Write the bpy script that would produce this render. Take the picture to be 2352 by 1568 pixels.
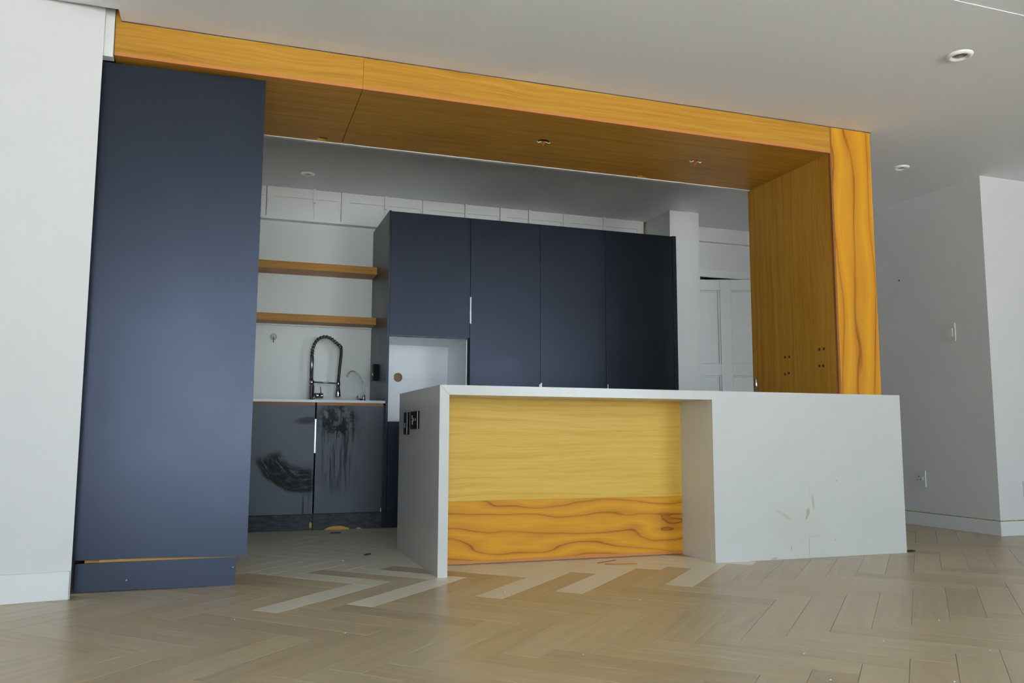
import bpy, bmesh, math, random
from mathutils import Vector, Matrix

random.seed(7)
S = bpy.context.scene
COL = S.collection
for o in list(bpy.data.objects):
    bpy.data.objects.remove(o, do_unlink=True)

# ------------------------------------------------------------------ camera
F_PX = 1899.28
CAM = Vector((-0.9515, -3.8465, 0.6668))
YAW, PITCH, ROLL = 0.3292, 0.1114, 0.0036
cy, sy, cp, sp = math.cos(YAW), math.sin(YAW), math.cos(PITCH), math.sin(PITCH)
fwd = Vector((sy * cp, cy * cp, sp))
r0 = Vector((cy, -sy, 0))
u0 = r0.cross(fwd)
RT = math.cos(ROLL) * r0 + math.sin(ROLL) * u0
UP = -math.sin(ROLL) * r0 + math.cos(ROLL) * u0
cd = bpy.data.cameras.new('camera')
cam = bpy.data.objects.new('camera', cd)
COL.objects.link(cam)
cd.sensor_fit = 'HORIZONTAL'
cd.sensor_width = 36.0
cd.lens = F_PX / 2352.0 * 36.0
cd.clip_start = 0.05
M = Matrix.Identity(4)
for i in range(3):
    M[i][0], M[i][1], M[i][2], M[i][3] = RT[i], UP[i], -fwd[i], CAM[i]
cam.matrix_world = M
S.camera = cam

# ------------------------------------------------------------------ world / light
W = bpy.data.worlds.new('world')
S.world = W
W.use_nodes = True
bg = W.node_tree.nodes['Background']
bg.inputs[0].default_value = (0.74, 0.87, 1.0, 1)
bg.inputs[1].default_value = 5.0
SUN = bpy.data.lights.new('sun_offscreen', 'SUN')
SUN.energy = 45.0
SUN.color = (1.0, 0.98, 0.96)
SUN.angle = math.radians(0.6)
sun = bpy.data.objects.new('sun_offscreen', SUN)
COL.objects.link(sun)
sun.rotation_euler = (math.radians(24), 0, math.radians(-14))
S.view_settings.view_transform = 'Standard'
S.view_settings.look = 'None'
S.view_settings.gamma = 1.0
S.view_settings.use_curve_mapping = False
S.view_settings.exposure = 1.18

WIN_Y = -6.2
WINDOWS = [(-2.3, 0.45), (2.55, 4.35)]
WIN_Z = (0.03, 2.38)
for wx0, wx1 in WINDOWS:       # portals guide the daylight that comes in through the real openings
    L = bpy.data.lights.new('window_rear_offscreen', 'AREA')
    L.shape = 'RECTANGLE'
    L.size = wx1 - wx0
    L.size_y = WIN_Z[1] - WIN_Z[0]
    L.cycles.is_portal = True
    lo = bpy.data.objects.new('window_rear_offscreen', L)
    COL.objects.link(lo)
    lo.location = ((wx0 + wx1) / 2, WIN_Y - 0.1, sum(WIN_Z) / 2)
    lo.rotation_euler = (math.radians(90), 0, 0)

# ------------------------------------------------------------------ node helpers
def srgb(r, g, b):
    def f(c):
        c /= 255.0
        return c / 12.92 if c <= 0.04045 else ((c + 0.055) / 1.055) ** 2.4
    return (f(r), f(g), f(b), 1.0)

class NT:
    """tiny wrapper to write shader maths as expressions"""
    def __init__(self, name):
        self.mat = bpy.data.materials.new(name)
        self.mat.use_nodes = True
        self.nt = self.mat.node_tree
        self.bsdf = self.nt.nodes['Principled BSDF']
    def n(self, t, **kw):
        nd = self.nt.nodes.new(t)
        for k, v in kw.items():
            setattr(nd, k, v)
        return nd
    def put(self, sock, v):
        if isinstance(v, E_):
            self.nt.links.new(v.s, sock)
        elif hasattr(v, 'is_linked'):
            self.nt.links.new(v, sock)
        else:
            sock.default_value = v
    def m(self, op, *a):
        nd = self.n('ShaderNodeMath', operation=op)
        for i, v in enumerate(a):
            self.put(nd.inputs[i], v)
        return E_(self, nd.outputs[0])
    def obj(self):
        return self.n('ShaderNodeTexCoord').outputs['Object']
    def uv(self):
        return self.n('ShaderNodeTexCoord').outputs['UV']
    def xyz(self, vec):
        nd = self.n('ShaderNodeSeparateXYZ')
        self.nt.links.new(vec, nd.inputs[0])
        return [E_(self, nd.outputs[i]) for i in range(3)]
    def vec(self, x, y, z):
        nd = self.n('ShaderNodeCombineXYZ')
        for i, v in enumerate((x, y, z)):
            self.put(nd.inputs[i], v)
        return nd.outputs[0]
    def noise(self, vec, scale=1.0, detail=3.0, rough=0.5, dist=0.0):
        nd = self.n('ShaderNodeTexNoise')
        self.nt.links.new(vec, nd.inputs['Vector'])
        nd.inputs['Scale'].default_value = scale
        nd.inputs['Detail'].default_value = detail
        nd.inputs['Roughness'].default_value = rough
        nd.inputs['Distortion'].default_value = dist
        return E_(self, nd.outputs['Fac'])
    def ramp(self, fac, stops, interp='LINEAR'):
        nd = self.n('ShaderNodeValToRGB')
        self.put(nd.inputs[0], fac)
        cr = nd.color_ramp
        cr.interpolation = interp
        while len(cr.elements) < len(stops):
            cr.elements.new(0.5)
        for e, (p, c) in zip(cr.elements, stops):
            e.position = p
            e.color = c
        return nd.outputs[0]
    def mix(self, fac, a, b, mode='MIX'):
        nd = self.n('ShaderNodeMix', data_type='RGBA', blend_type=mode)
        self.put(nd.inputs[0], fac)
        self.put(nd.inputs[6], a)
        self.put(nd.inputs[7], b)
        return nd.outputs[2]
    def step(self, v, lo, hi):
        nd = self.n('ShaderNodeMapRange', interpolation_type='SMOOTHSTEP')
        self.put(nd.inputs[0], v)
        nd.inputs[1].default_value = lo
        nd.inputs[2].default_value = hi
        return E_(self, nd.outputs[0])
    def bump(self, h, strength=0.1, dist=0.002):
        nd = self.n('ShaderNodeBump')
        nd.inputs['Strength'].default_value = strength
        nd.inputs['Distance'].default_value = dist
        self.put(nd.inputs['Height'], h)
        self.nt.links.new(nd.outputs[0], self.bsdf.inputs['Normal'])
    def set(self, **kw):
        for k, v in kw.items():
            self.put(self.bsdf.inputs[k.replace('_', ' ')], v)
        return self.mat

class E_:
    def __init__(self, T, s):
        self.T, self.s = T, s
    def __add__(self, o): return self.T.m('ADD', self, o)
    __radd__ = __add__
    def __sub__(self, o): return self.T.m('SUBTRACT', self, o)
    def __rsub__(self, o): return self.T.m('SUBTRACT', o, self)
    def __mul__(self, o): return self.T.m('MULTIPLY', self, o)
    __rmul__ = __mul__
    def __truediv__(self, o): return self.T.m('DIVIDE', self, o)

def spot(T, x, z, cx, cz, rx, rz, ang=0.0):
    """soft elliptical patch 0..1 around (cx, cz)"""
    c, s = math.cos(ang), math.sin(ang)
    dx, dz = x - cx, z - cz
    a = (dx * c + dz * s) / rx
    b = (dz * c - dx * s) / rz
    return T.step(a * a + b * b, 1.0, 0.15)

# ------------------------------------------------------------------ materials
def mat_plain(name, col, rough=0.5, metal=0.0, spec=0.5, bump=0.0, bscale=60.0, var=0.0):
    T = NT(name)
    T.set(Roughness=rough, Metallic=metal, Specular_IOR_Level=spec)
    if var:
        f = T.noise(T.obj(), 1.7, 4, 0.6)
        a = tuple(c * (1 - var) for c in col[:3]) + (1,)
        b = tuple(min(1, c * (1 + var)) for c in col[:3]) + (1,)
        T.set(Base_Color=T.mix(f, a, b))
    else:
        T.set(Base_Color=col)
    if bump:
        T.bump(T.noise(T.obj(), bscale, 3, 0.6), bump, 0.003)
    return T.mat

def mat_wood(name, axis, across, dark, mid, light, red, seed=0.0, rough=0.42):
    """straight-grained veneer: grain runs along `axis`, `across` is the direction over the grain"""
    T = NT(name)
    c = T.xyz(T.obj())
    a, b = c['xyz'.index(axis)], c['xyz'.index(across)]
    warp = T.noise(T.vec(a * 1.3 + seed, b * 4.0, 0.0), 1.0, 2, 0.5)
    n1 = T.noise(T.vec(a * 1.0 + seed, b * 38.0 + warp * 3.5, 3.1), 1.0, 5, 0.66)
    n2 = T.noise(T.vec(a * 5.0 + seed, b * 170.0 + warp * 12.0, 1.7), 1.0, 3, 0.6)
    n3 = T.noise(T.vec(a * 0.7 + seed, b * 3.0, 8.2), 1.0, 2, 0.5)
    col = T.ramp(n1, [(0.22, dark), (0.48, mid), (0.75, light)])
    col = T.mix(T.step(n2, 0.42, 0.75) * 0.30, col, light)
    col = T.mix(T.step(n2, 0.5, 0.2) * 0.45, col, dark)
    col = T.mix(T.step(n3, 0.5, 0.8) * 0.5, col, red)
    T.set(Base_Color=col, Roughness=rough, Specular_IOR_Level=0.22)
    T.bump(n2, 0.12, 0.001)
    return T.mat

def mat_figured(name, axis, across, seed=0.0, rings=7.0, dens=4.6, along=0.8):
    """cathedral-figured board with dark wandering veins"""
    T = NT(name)
    c = T.xyz(T.obj())
    a, b = c['xyz'.index(axis)], c['xyz'.index(across)]
    N = T.noise(T.vec(a * along + seed, b * dens * 0.45, seed * 0.37), 1.0, 1.5, 0.4)
    N2 = T.noise(T.vec(a * along * 2.3 + seed, b * dens * 1.3, seed), 1.0, 1.0, 0.4)
    fr = T.m('FRACT', b * dens + N * rings + N2 * 0.9)
    vein = T.ramp(fr, [(0.0, srgb(140, 84, 26)), (0.03, srgb(160, 98, 30)), (0.10, srgb(208, 142, 44)),
                       (0.5, srgb(228, 166, 44)), (0.86, srgb(216, 150, 48)), (1.0, srgb(196, 124, 38))])
    soft = T.noise(T.vec(a * 1.5 + seed, b * 16.0, 5.0), 1.0, 4, 0.6)
    fine = T.noise(T.vec(a * 6.0, b * 150.0, 2.0), 1.0, 3, 0.6)
    col = T.mix(T.step(soft, 0.35, 0.75) * 0.55, vein, srgb(228, 154, 34))
    col = T.mix(T.step(fine, 0.5, 0.2) * 0.3, col, srgb(176, 108, 34))
    T.set(Base_Color=col, Roughness=0.42, Specular_IOR_Level=0.22)
    T.bump(fine, 0.1, 0.001)
    return T.mat

def mat_black(name, rough=0.36, tint=(0.004, 0.005, 0.007, 1), spec=1.0):
    T = NT(name)
    n = T.noise(T.obj(), 900.0, 2, 0.6)
    big = T.noise(T.obj(), 2.3, 4, 0.6)
    T.set(Base_Color=tint, Roughness=big * 0.14 + (rough - 0.07), Specular_IOR_Level=spec,
          Specular_Tint=(0.64, 0.72, 1.0, 1))
    T.bump(n, 0.15, 0.00006)
    return T.mat

def mat_plank(name, island, cols, pale=False):
    T = NT(name)
    if island:
        r = E_(T, T.n('ShaderNodeNewGeometry').outputs['Random Per Island'])
    else:
        r = E_(T, T.n('ShaderNodeObjectInfo').outputs['Random'])
    u, v, _ = T.xyz(T.uv())
    r2 = T.m('FRACT', r * 37.7)
    warp = T.noise(T.vec(u * 2.0 + r * 50.0, v * 6.0, r * 9.0), 1.0, 2, 0.5)
    n1 = T.noise(T.vec(u * 1.6 + r * 31.0, v * 34.0 + warp * 5.0, r * 17.0), 1.0, 5, 0.62)
    n2 = T.noise(T.vec(u * 9.0 + r * 11.0, v * 240.0 + warp * 16.0, r * 5.0), 1.0, 3, 0.6)
    n3 = T.noise(T.vec(u * 3.0 + r * 71.0, v * 9.0, r * 3.0), 1.0, 3, 0.6)
    dk, md, lt, wm = cols
    col = T.ramp(n1, [(0.2, dk), (0.5, md), (0.8, lt)])
    if pale:
        col = T.mix(0.75, col, md)
    else:
        col = T.mix(T.step(n2, 0.5, 0.2) * 0.35, col, dk)
        col = T.mix(T.step(n3, 0.45, 0.8) * 0.6, col, wm)
        kn = T.noise(T.vec(u * 11.0 + r * 19.0, v * 26.0, r * 7.0), 1.0, 1, 0.4)
        col = T.mix(T.step(kn, 0.80, 0.86) * 0.55, col, srgb(92, 74, 48))
    # each board has its own tone
    col = T.mix(T.step(r2, 0.0, 1.0) * (0.18 if pale else 0.35), col, lt)
    col = T.mix(T.step(r2, 0.35, 0.0) * (0.10 if pale else 0.35), col, dk)
    T.set(Base_Color=col, Roughness=n1 * 0.12 + (0.30 if pale else 0.27), Specular_IOR_Level=0.5)
    T.bump(n2, 0.05, 0.0008)
    return T.mat

OAK = (srgb(164, 108, 34), srgb(194, 140, 50), srgb(208, 160, 70), srgb(192, 124, 38))
M_WALL = mat_plain('wall_paint', (0.76, 0.745, 0.75, 1), 0.75, bump=0.05, bscale=240, var=0.015)
M_CEIL = mat_plain('ceiling_paint', (0.86, 0.87, 0.905, 1), 0.8, var=0.01)
M_TRIM = mat_plain('white_trim_paint', (0.80, 0.80, 0.80, 1), 0.4)
M_CUP = mat_plain('cupboard_white', (0.80, 0.80, 0.80, 1), 0.45)
M_LINER = mat_plain('white_melamine', (0.90, 0.91, 0.93, 1), 0.35)
M_SPLASH = mat_plain('splashback_white', (0.74, 0.75, 0.72, 1), 0.30)
M_STONE = mat_plain('white_quartz', (0.65, 0.645, 0.63, 1), 0.26, spec=0.5)
M_BLACK = mat_black('black_melamine', 0.36, (0.006, 0.007, 0.009, 1), 0.7)
M_PLUG_SHADE = mat_plain('dark_plug_and_hole_shade', (0.01, 0.01, 0.01, 1), 0.9)  # near-black for the wall plug and the painted pin-hole shade
M_OAKX = mat_wood('oak_veneer_horizontal', 'x', 'z', *OAK, seed=2.0)
M_OAKX2 = mat_wood('oak_veneer_beam_right', 'x', 'z', *OAK, seed=19.0)
M_SOFF = mat_wood('oak_veneer_soffit', 'x', 'y', *OAK, seed=5.0)
M_INNER = mat_wood('oak_veneer_column_inner', 'z', 'y', *OAK, seed=8.0)
M_EDGE = mat_plain('orange_edge_banding', srgb(206, 132, 66), 0.5)
M_EDGED = mat_plain('brown_edge_banding', srgb(160, 100, 46), 0.5)
M_PANELUP = mat_wood('oak_panel_upper', 'x', 'z', srgb(206, 156, 58), srgb(228, 184, 84), srgb(234, 198, 112), srgb(226, 170, 60), seed=11.0)
M_FIGX = mat_figured('figured_board_horizontal', 'x', 'z', 3.4, 3.4, 13.0, 1.6)
M_FIGZ = mat_figured('figured_board_vertical', 'z', 'x', 7.3, 3.6, 7.0, 0.8)
M_SHELF = mat_wood('oak_shelf', 'x', 'z', srgb(160, 108, 44), srgb(188, 134, 58), srgb(204, 154, 76), srgb(190, 122, 46), seed=14.0)
M_CHROME = mat_plain('chrome', (0.50, 0.50, 0.52, 1), 0.10, 1.0)
M_STEEL = mat_plain('brushed_steel', (0.34, 0.34, 0.35, 1), 0.25, 1.0)
M_ALU = mat_plain('aluminium_pull', (0.45, 0.45, 0.45, 1), 0.35, 1.0)
M_RUBBER = mat_plain('black_rubber_hose', (0.012, 0.012, 0.013, 1), 0.4)
M_CHIP = mat_plain('raw_chipboard', srgb(204, 154, 80), 0.85, bump=0.3, bscale=500, var=0.12)
M_PLASTIC = mat_plain('white_plastic', (0.72, 0.72, 0.69, 1), 0.35)
M_BLKPL = mat_plain('black_glass_plate', (0.008, 0.008, 0.008, 1), 0.5, spec=0.08)
M_BEZEL = mat_plain('white_gloss_bezel', (0.95, 0.95, 0.93, 1), 0.3)
M_HOLE = mat_plain('brown_hole_edge', srgb(170, 140, 100), 0.8)
M_SCREW = mat_plain('dark_screw_hole', srgb(88, 50, 20), 0.8)
M_WIRE = mat_plain('orange_wire', srgb(220, 90, 40), 0.5)
M_SCREEN = mat_plain('screed', srgb(120, 112, 95), 0.8)
M_FRAMEB = mat_plain('dark_window_frame', (0.05, 0.05, 0.055, 1), 0.4)
M_PAVE = mat_plain('terrace_paving', (0.42, 0.41, 0.39, 1), 0.85, var=0.1)
M_TWIG = mat_plain('splinter_wood', srgb(190, 110, 50), 0.7)
M_CRUMB = mat_plain('dark_scrap', (0.02, 0.02, 0.022, 1), 0.7)
M_CRUMBW = mat_plain('white_chip', (0.8, 0.8, 0.78, 1), 0.6)
M_CLEAR = mat_plain('clear_suction_cup', (0.62, 0.66, 0.66, 1), 0.15)
DARKP = (srgb(160, 141, 112), srgb(190, 170, 137), srgb(204, 188, 158), srgb(196, 168, 120))
PALEP = (srgb(214, 206, 184), srgb(226, 219, 200), srgb(232, 226, 210), srgb(222, 212, 188))
M_PLANK = mat_plank('oak_floor_board', False, DARKP)
M_PALE = mat_plank('pale_floor_board', False, PALEP, True)
M_PLANKS = mat_plank('oak_floor_boards_far', True, DARKP)
M_PALES = mat_plank('pale_floor_boards_far', True, PALEP, True)

def mat_glass():
    T = NT('window_glass')
    nt = T.nt
    tr = T.n('ShaderNodeBsdfTransparent')
    tr.inputs[0].default_value = (0.95, 0.97, 0.96, 1)
    gl = T.n('ShaderNodeBsdfGlossy')
    gl.inputs['Roughness'].default_value = 0.02
    fr = T.n('ShaderNodeFresnel')
    mx = T.n('ShaderNodeMixShader')
    nt.links.new(fr.outputs[0], mx.inputs[0])
    nt.links.new(tr.outputs[0], mx.inputs[1])
    nt.links.new(gl.outputs[0], mx.inputs[2])
    nt.links.new(mx.outputs[0], nt.nodes['Material Output'].inputs[0])
    return T.mat
M_GLASS = mat_glass()

def mat_block_front():
    """white stone face with dried yellow drips and a hairline crack"""
    T = NT('white_quartz_stained')
    x, y, z = T.xyz(T.obj())
    tot = None
    for cx, cz, rx, rz, an, k in [
            (1.93, 0.235, 0.075, 0.012, -0.50, 0.30), (2.122, 0.30, 0.010, 0.055, 0.10, 0.55),
            (2.086, 0.245, 0.014, 0.030, -0.25, 0.75), (2.075, 0.215, 0.006, 0.014, -0.4, 0.8),
            (2.10, 0.35, 0.003, 0.07, 0.0, 0.22), (2.17, 0.25, 0.004, 0.012, 0.0, 0.3),
            (1.97, 0.058, 0.005, 0.014, -0.2, 0.8), (2.287, 0.413, 0.006, 0.008, 0.3, 0.6),
            (2.263, 0.089, 0.006, 0.010, 0.5, 0.6), (1.86, 0.006, 0.03, 0.008, 0.1, 0.5),
            (2.13, 0.115, 0.04, 0.003, 0.12, 0.3), (2.087, 0.06, 0.0022, 0.075, 0.0, 0.9)]:
        s = spot(T, x, z, cx, cz, rx, rz, an) * (k * 0.7)
        tot = s if tot is None else tot + s
    n = T.noise(T.obj(), 90.0, 3, 0.6)
    hz = spot(T, x, z, 2.02, 0.17, 0.22, 0.14, -0.3) * 0.14
    base = T.mix(hz, (0.65, 0.645, 0.63, 1), srgb(196, 188, 140))
    col = T.mix(T.m('MINIMUM', tot * (n * 0.8 + 0.6), 1.0), base, srgb(176, 132, 40))
    T.set(Base_Color=col, Roughness=0.28)
    return T.mat
M_STAINED = mat_block_front()

def mat_smeared(name, kind):
    """dusty black door with greasy wipe marks; object space is the world frame"""
    T = NT(name)
    x, y, z = T.xyz(T.obj())
    grain = T.noise(T.vec(x * 120.0, z * 5.0, 0.0), 1.0, 3, 0.6)
    if kind == 'swirl':
        dx, dz = x + 0.45, z - 0.60
        r = T.m('SQRT', dx * dx + dz * dz)
        ang = T.m('ARCTAN2', dz, dx)
        wob = T.noise(T.vec(x * 9.0, z * 9.0, 1.0), 1.0, 3, 0.6)
        stripes = T.noise(T.vec(r * 70.0 + wob * 4.0, ang * 3.0, 2.0), 1.0, 3, 0.6)
        rr = r + wob * 0.05
        ring = T.step(rr, 0.17, 0.23) * T.step(rr, 0.375, 0.345)
        a = T.step(ang, -2.95, -2.6) * T.step(ang, -1.15, -1.45)
        mask = ring * a * T.step(stripes, 0.30, 0.55)
        drip = T.noise(T.vec(x * 55.0, z * 2.0, 7.0), 1.0, 2, 0.5)
        mask2 = T.step(drip, 0.60, 0.72) * T.step(x, -0.52, -0.42) * T.step(z, 0.62, 0.40) * 0.6
        mask3 = spot(T, x, z, -0.43, 0.755, 0.10, 0.030, 0.1) * 0.5
        mask = T.m('MINIMUM', mask + mask2 + mask3, 1.0)
        film = (0.060, 0.060, 0.068, 1)
    else:
        drip = T.noise(T.vec(x * 48.0, z * 2.6, 7.0), 1.0, 4, 0.65)
        blot = T.noise(T.vec(x * 16.0, z * 12.0, 3.0), 1.0, 4, 0.65)
        reg = spot(T, x, z, -0.21, 0.58, 0.20, 0.40, 0.0)
        top = spot(T, x, z, -0.22, 0.76, 0.17, 0.14, -0.2)
        mask = T.m('MINIMUM', reg * T.step(drip, 0.44, 0.62) * 0.75 + top * T.step(blot, 0.42, 0.55), 1.0)
        film = (0.060, 0.060, 0.068, 1)
    col = T.mix(mask * 0.72, film, (0.020, 0.018, 0.016, 1))
    T.set(Base_Color=col, Roughness=mask * 0.22 + grain * 0.10 + 0.36, Specular_IOR_Level=0.5 - mask * 0.3,
          Specular_Tint=(0.82, 0.88, 1.0, 1))
    return T.mat
M_SWIRL = mat_smeared('black_door_wiped', 'swirl')
M_DRIP = mat_smeared('black_door_dripped', 'drip')

def mat_swollen():
    """water-damaged black plinth with bare yellow chipboard showing low down"""
    T = NT('black_plinth_water_damaged')
    x, y, z = T.xyz(T.obj())
    n = T.noise(T.vec(x * 14.0, z * 40.0, 0.0), 1.0, 4, 0.65)
    e = T.noise(T.vec(x * 45.0, z * 60.0, 4.0), 1.0, 4, 0.6)
    bare = spot(T, x + (e - 0.5) * 0.03, z + (e - 0.5) * 0.012, -0.20, -0.004, 0.105, 0.036, 0.0)
    bare2 = spot(T, x, z, -0.05, 0.0, 0.022, 0.012, 0.0)
    bare3 = spot(T, x, z, -0.383, 0.035, 0.010, 0.026, 0.0)
    col = T.mix(T.step(n, 0.35, 0.75), (0.018, 0.020, 0.024, 1), (0.060, 0.064, 0.074, 1))
    msk = T.step(T.m('MAXIMUM', T.m('MAXIMUM', bare, bare2), bare3), 0.25, 0.5)
    col = T.mix(msk, col, srgb(206, 158, 72))
    T.set(Base_Color=col, Roughness=0.55)
    T.bump(n, 0.5, 0.01)
    return T.mat
M_SWOLLEN = mat_swollen()

# ------------------------------------------------------------------ geometry helpers
def bm_box(bm, x0, x1, y0, y1, z0, z1):
    vs = [bm.verts.new(p) for p in ((x0, y0, z0), (x1, y0, z0), (x1, y1, z0), (x0, y1, z0),
                                    (x0, y0, z1), (x1, y0, z1), (x1, y1, z1), (x0, y1, z1))]
    for f in ((0, 3, 2, 1), (4, 5, 6, 7), (0, 1, 5, 4), (1, 2, 6, 5), (2, 3, 7, 6), (3, 0, 4, 7)):
        bm.faces.new([vs[i] for i in f])
    return vs

def bm_prism(bm, poly, axis, a0, a1):
    """extrude a 2-D polygon along axis; poly holds the two other coordinates in xyz order"""
    def P(p, a):
        l = list(p)
        l.insert('xyz'.index(axis), a)
        return l
    A = [bm.verts.new(P(p, a0)) for p in poly]
    B = [bm.verts.new(P(p, a1)) for p in poly]
    n = len(poly)
    bm.faces.new(A[::-1])
    bm.faces.new(B)
    for i in range(n):
        bm.faces.new((A[i], A[(i + 1) % n], B[(i + 1) % n], B[i]))
    bmesh.ops.recalc_face_normals(bm, faces=bm.faces[:])

def bm_tube(bm, pts, rad, seg=12, cap=True):
    pts = [Vector(p) for p in pts]
    rads = rad if isinstance(rad, (list, tuple)) else [rad] * len(pts)
    rings = []
    up = None
    for i, p in enumerate(pts):
        d = (pts[min(i + 1, len(pts) - 1)] - pts[max(i - 1, 0)]).normalized()
        if up is None:
            up = d.orthogonal().normalized()
        else:
            up = (up - d * up.dot(d)).normalized()
        w = d.cross(up)
        rings.append([bm.verts.new(p + rads[i] * (math.cos(2 * math.pi * k / seg) * up + math.sin(2 * math.pi * k / seg) * w)) for k in range(seg)])
    for a, b in zip(rings, rings[1:]):
        for k in range(seg):
            f = bm.faces.new((a[k], a[(k + 1) % seg], b[(k + 1) % seg], b[k]))
            f.smooth = True
    if cap:
        bm.faces.new(rings[0][::-1])
        bm.faces.new(rings[-1])
    bmesh.ops.recalc_face_normals(bm, faces=bm.faces[:])

def bm_lathe(bm, c, prof, axis='z', seg=24):
    """profile [(radius, height)] revolved around an axis through c"""
    rings = []
    for r, h in prof:
        ring = []
        for k in range(seg):
            t = 2 * math.pi * k / seg
            a, b = r * math.cos(t), r * math.sin(t)
            off = {'z': (a, b, h), 'x': (h, a, b), 'y': (a, h, b)}[axis]
            ring.append(bm.verts.new(Vector(c) + Vector(off)))
        rings.append(ring)
    for a, b in zip(rings, rings[1:]):
        for k in range(seg):
            f = bm.faces.new((a[k], a[(k + 1) % seg], b[(k + 1) % seg], b[k]))
            f.smooth = True
    if prof[0][0] > 1e-6:
        bm.faces.new(rings[0][::-1])
    if prof[-1][0] > 1e-6:
        bm.faces.new(rings[-1])
    bmesh.ops.recalc_face_normals(bm, faces=bm.faces[:])

def smooth_pts(pts, n=6):
    pts = [Vector(p) for p in pts]
    P = [pts[0] * 2 - pts[1]] + pts + [pts[-1] * 2 - pts[-2]]
    out = []
    for i in range(1, len(P) - 2):
        for k in range(n):
            t = k / n
            a, b, c, d = P[i - 1], P[i], P[i + 1], P[i + 2]
            out.append(0.5 * ((2 * b) + (c - a) * t + (2 * a - 5 * b + 4 * c - d) * t * t + (3 * b - a - 3 * c + d) * t ** 3))
    out.append(pts[-1])
    return out

def tag(o, label=None, cat=None, group=None, kind=None):
    if label: o['label'] = label
    if cat: o['category'] = cat
    if group: o['group'] = group
    if kind: o['kind'] = kind
    return o

def thing(name, label, cat, loc, group=None):
    o = bpy.data.objects.new(name, None)
    o.empty_display_size = 0.05
    COL.objects.link(o)
    o.location = loc
    return tag(o, label, cat, group)

def wloc(o):
    v = Vector(o.location)
    while o.parent:
        o = o.parent
        v += Vector(o.location)
    return v

def obj(name, bm, mat, parent=None, bevel=0.0, world=False):
    """mesh built in world coordinates; children keep local coordinates (unless world: origin left at 0)"""
    if bevel:
        bmesh.ops.bevel(bm, geom=[e for e in bm.edges if len(e.link_faces) == 2 and e.calc_face_angle(0) > 0.6],
                        offset=bevel, segments=1, affect='EDGES', clamp_overlap=True)
    me = bpy.data.meshes.new(name)
    o = bpy.data.objects.new(name, me)
    COL.objects.link(o)
    if parent is not None:
        o.parent = parent
        off = wloc(parent)
        if world:
            o.location = -off
        else:
            bmesh.ops.translate(bm, verts=bm.verts[:], vec=-off)
    elif not world:
        xs = [v.co for v in bm.verts]
        c = Vector((sum(min(p[i] for p in xs) + max(p[i] for p in xs) for _ in (0,)) / 2 if i < 2 else min(p[2] for p in xs) for i in range(3)))
        bmesh.ops.translate(bm, verts=bm.verts[:], vec=-c)
        o.location = c
    bm.to_mesh(me)
    bm.free()
    for m in (mat if isinstance(mat, (list, tuple)) else [mat]):
        me.materials.append(m)
    return o

def box(name, x0, x1, y0, y1, z0, z1, mat, parent=None, bevel=0.0, world=False):
    bm = bmesh.new()
    bm_box(bm, x0, x1, y0, y1, z0, z1)
    return obj(name, bm, mat, parent, bevel, world)

def prism(name, poly, axis, a0, a1, mat, parent=None, bevel=0.0, world=False):
    bm = bmesh.new()
    bm_prism(bm, poly, axis, a0, a1)
    return obj(name, bm, mat, parent, bevel, world)

def tube(name, pts, rad, mat, parent=None, seg=12):
    bm = bmesh.new()
    bm_tube(bm, pts, rad, seg)
    return obj(name, bm, mat, parent)

def lathe(name, c, prof, mat, parent=None, axis='z', seg=24):
    bm = bmesh.new()
    bm_lathe(bm, c, prof, axis, seg)
    return obj(name, bm, mat, parent)

def struct(o):
    o['kind'] = 'structure'
    return o

# ------------------------------------------------------------------ dimensions
ZC = 2.483            # living-room ceiling
ZK = 2.586            # kitchen ceiling
YB = 2.77             # kitchen back wall
XW, YW = 3.9775, 0.434  # right-hand wall corner
XL, XR = -3.6, 6.6    # room sides
ROOF = 2.82

# ------------------------------------------------------------------ setting: floor
floor = struct(box('floor', XL - .2, XR + .2, WIN_Y - .2, 4.1, -0.16, -0.014, M_SCREEN, world=True))
PW, PL = 0.125, 0.625
X0, Y0 = -0.838, -0.470
R2 = math.sqrt(2.0)
ROWP = PL * R2

def plank_mesh(name, mat):
    bm = bmesh.new()
    g, c = 0.0005, 0.0008
    hx, hy = PL / 2 - g, PW / 2 - g
    lo = [bm.verts.new((sx * hx, sy_ * hy, -0.014)) for sx, sy_ in ((-1, -1), (1, -1), (1, 1), (-1, 1))]
    md = [bm.verts.new((sx * hx, sy_ * hy, -c)) for sx, sy_ in ((-1, -1), (1, -1), (1, 1), (-1, 1))]
    tp = [bm.verts.new((sx * (hx - c), sy_ * (hy - c), 0)) for sx, sy_ in ((-1, -1), (1, -1), (1, 1), (-1, 1))]
    bm.faces.new(tp)
    for k in range(4):
        j = (k + 1) % 4
        bm.faces.new((lo[k], lo[j], md[j], md[k]))
        bm.faces.new((md[k], md[j], tp[j], tp[k]))
    uvl = bm.loops.layers.uv.new('UVMap')
    for f in bm.faces:
        for l in f.loops:
            l[uvl].uv = (l.vert.co.x, l.vert.co.y)
    me = bpy.data.meshes.new(name)
    bm.to_mesh(me)
    bm.free()
    me.materials.append(mat)
    return me

ME_DARK = plank_mesh('oak_plank', M_PLANK)
ME_PALE = plank_mesh('pale_plank', M_PALE)

def to_px(p):
    v = Vector(p) - CAM
    d = v.dot(fwd)
    if d < 0.25:
        return None
    return (1176 + F_PX * v.dot(RT) / d, 784 - F_PX * v.dot(UP) / d, d)

def pale_plank(kind, row, k, cx, cy_):
    if row == 0:
        if kind == 'H':
            return k in (0, 2, 5, 7, 10)
        return False
    if row >= 1 and cy_ < 2.9 and -1.5 < cx < 2.6:
        if kind == 'V' and row == 1:
            return k in (1, 3) or 5 <= k <= 12
        return True
    return False

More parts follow.
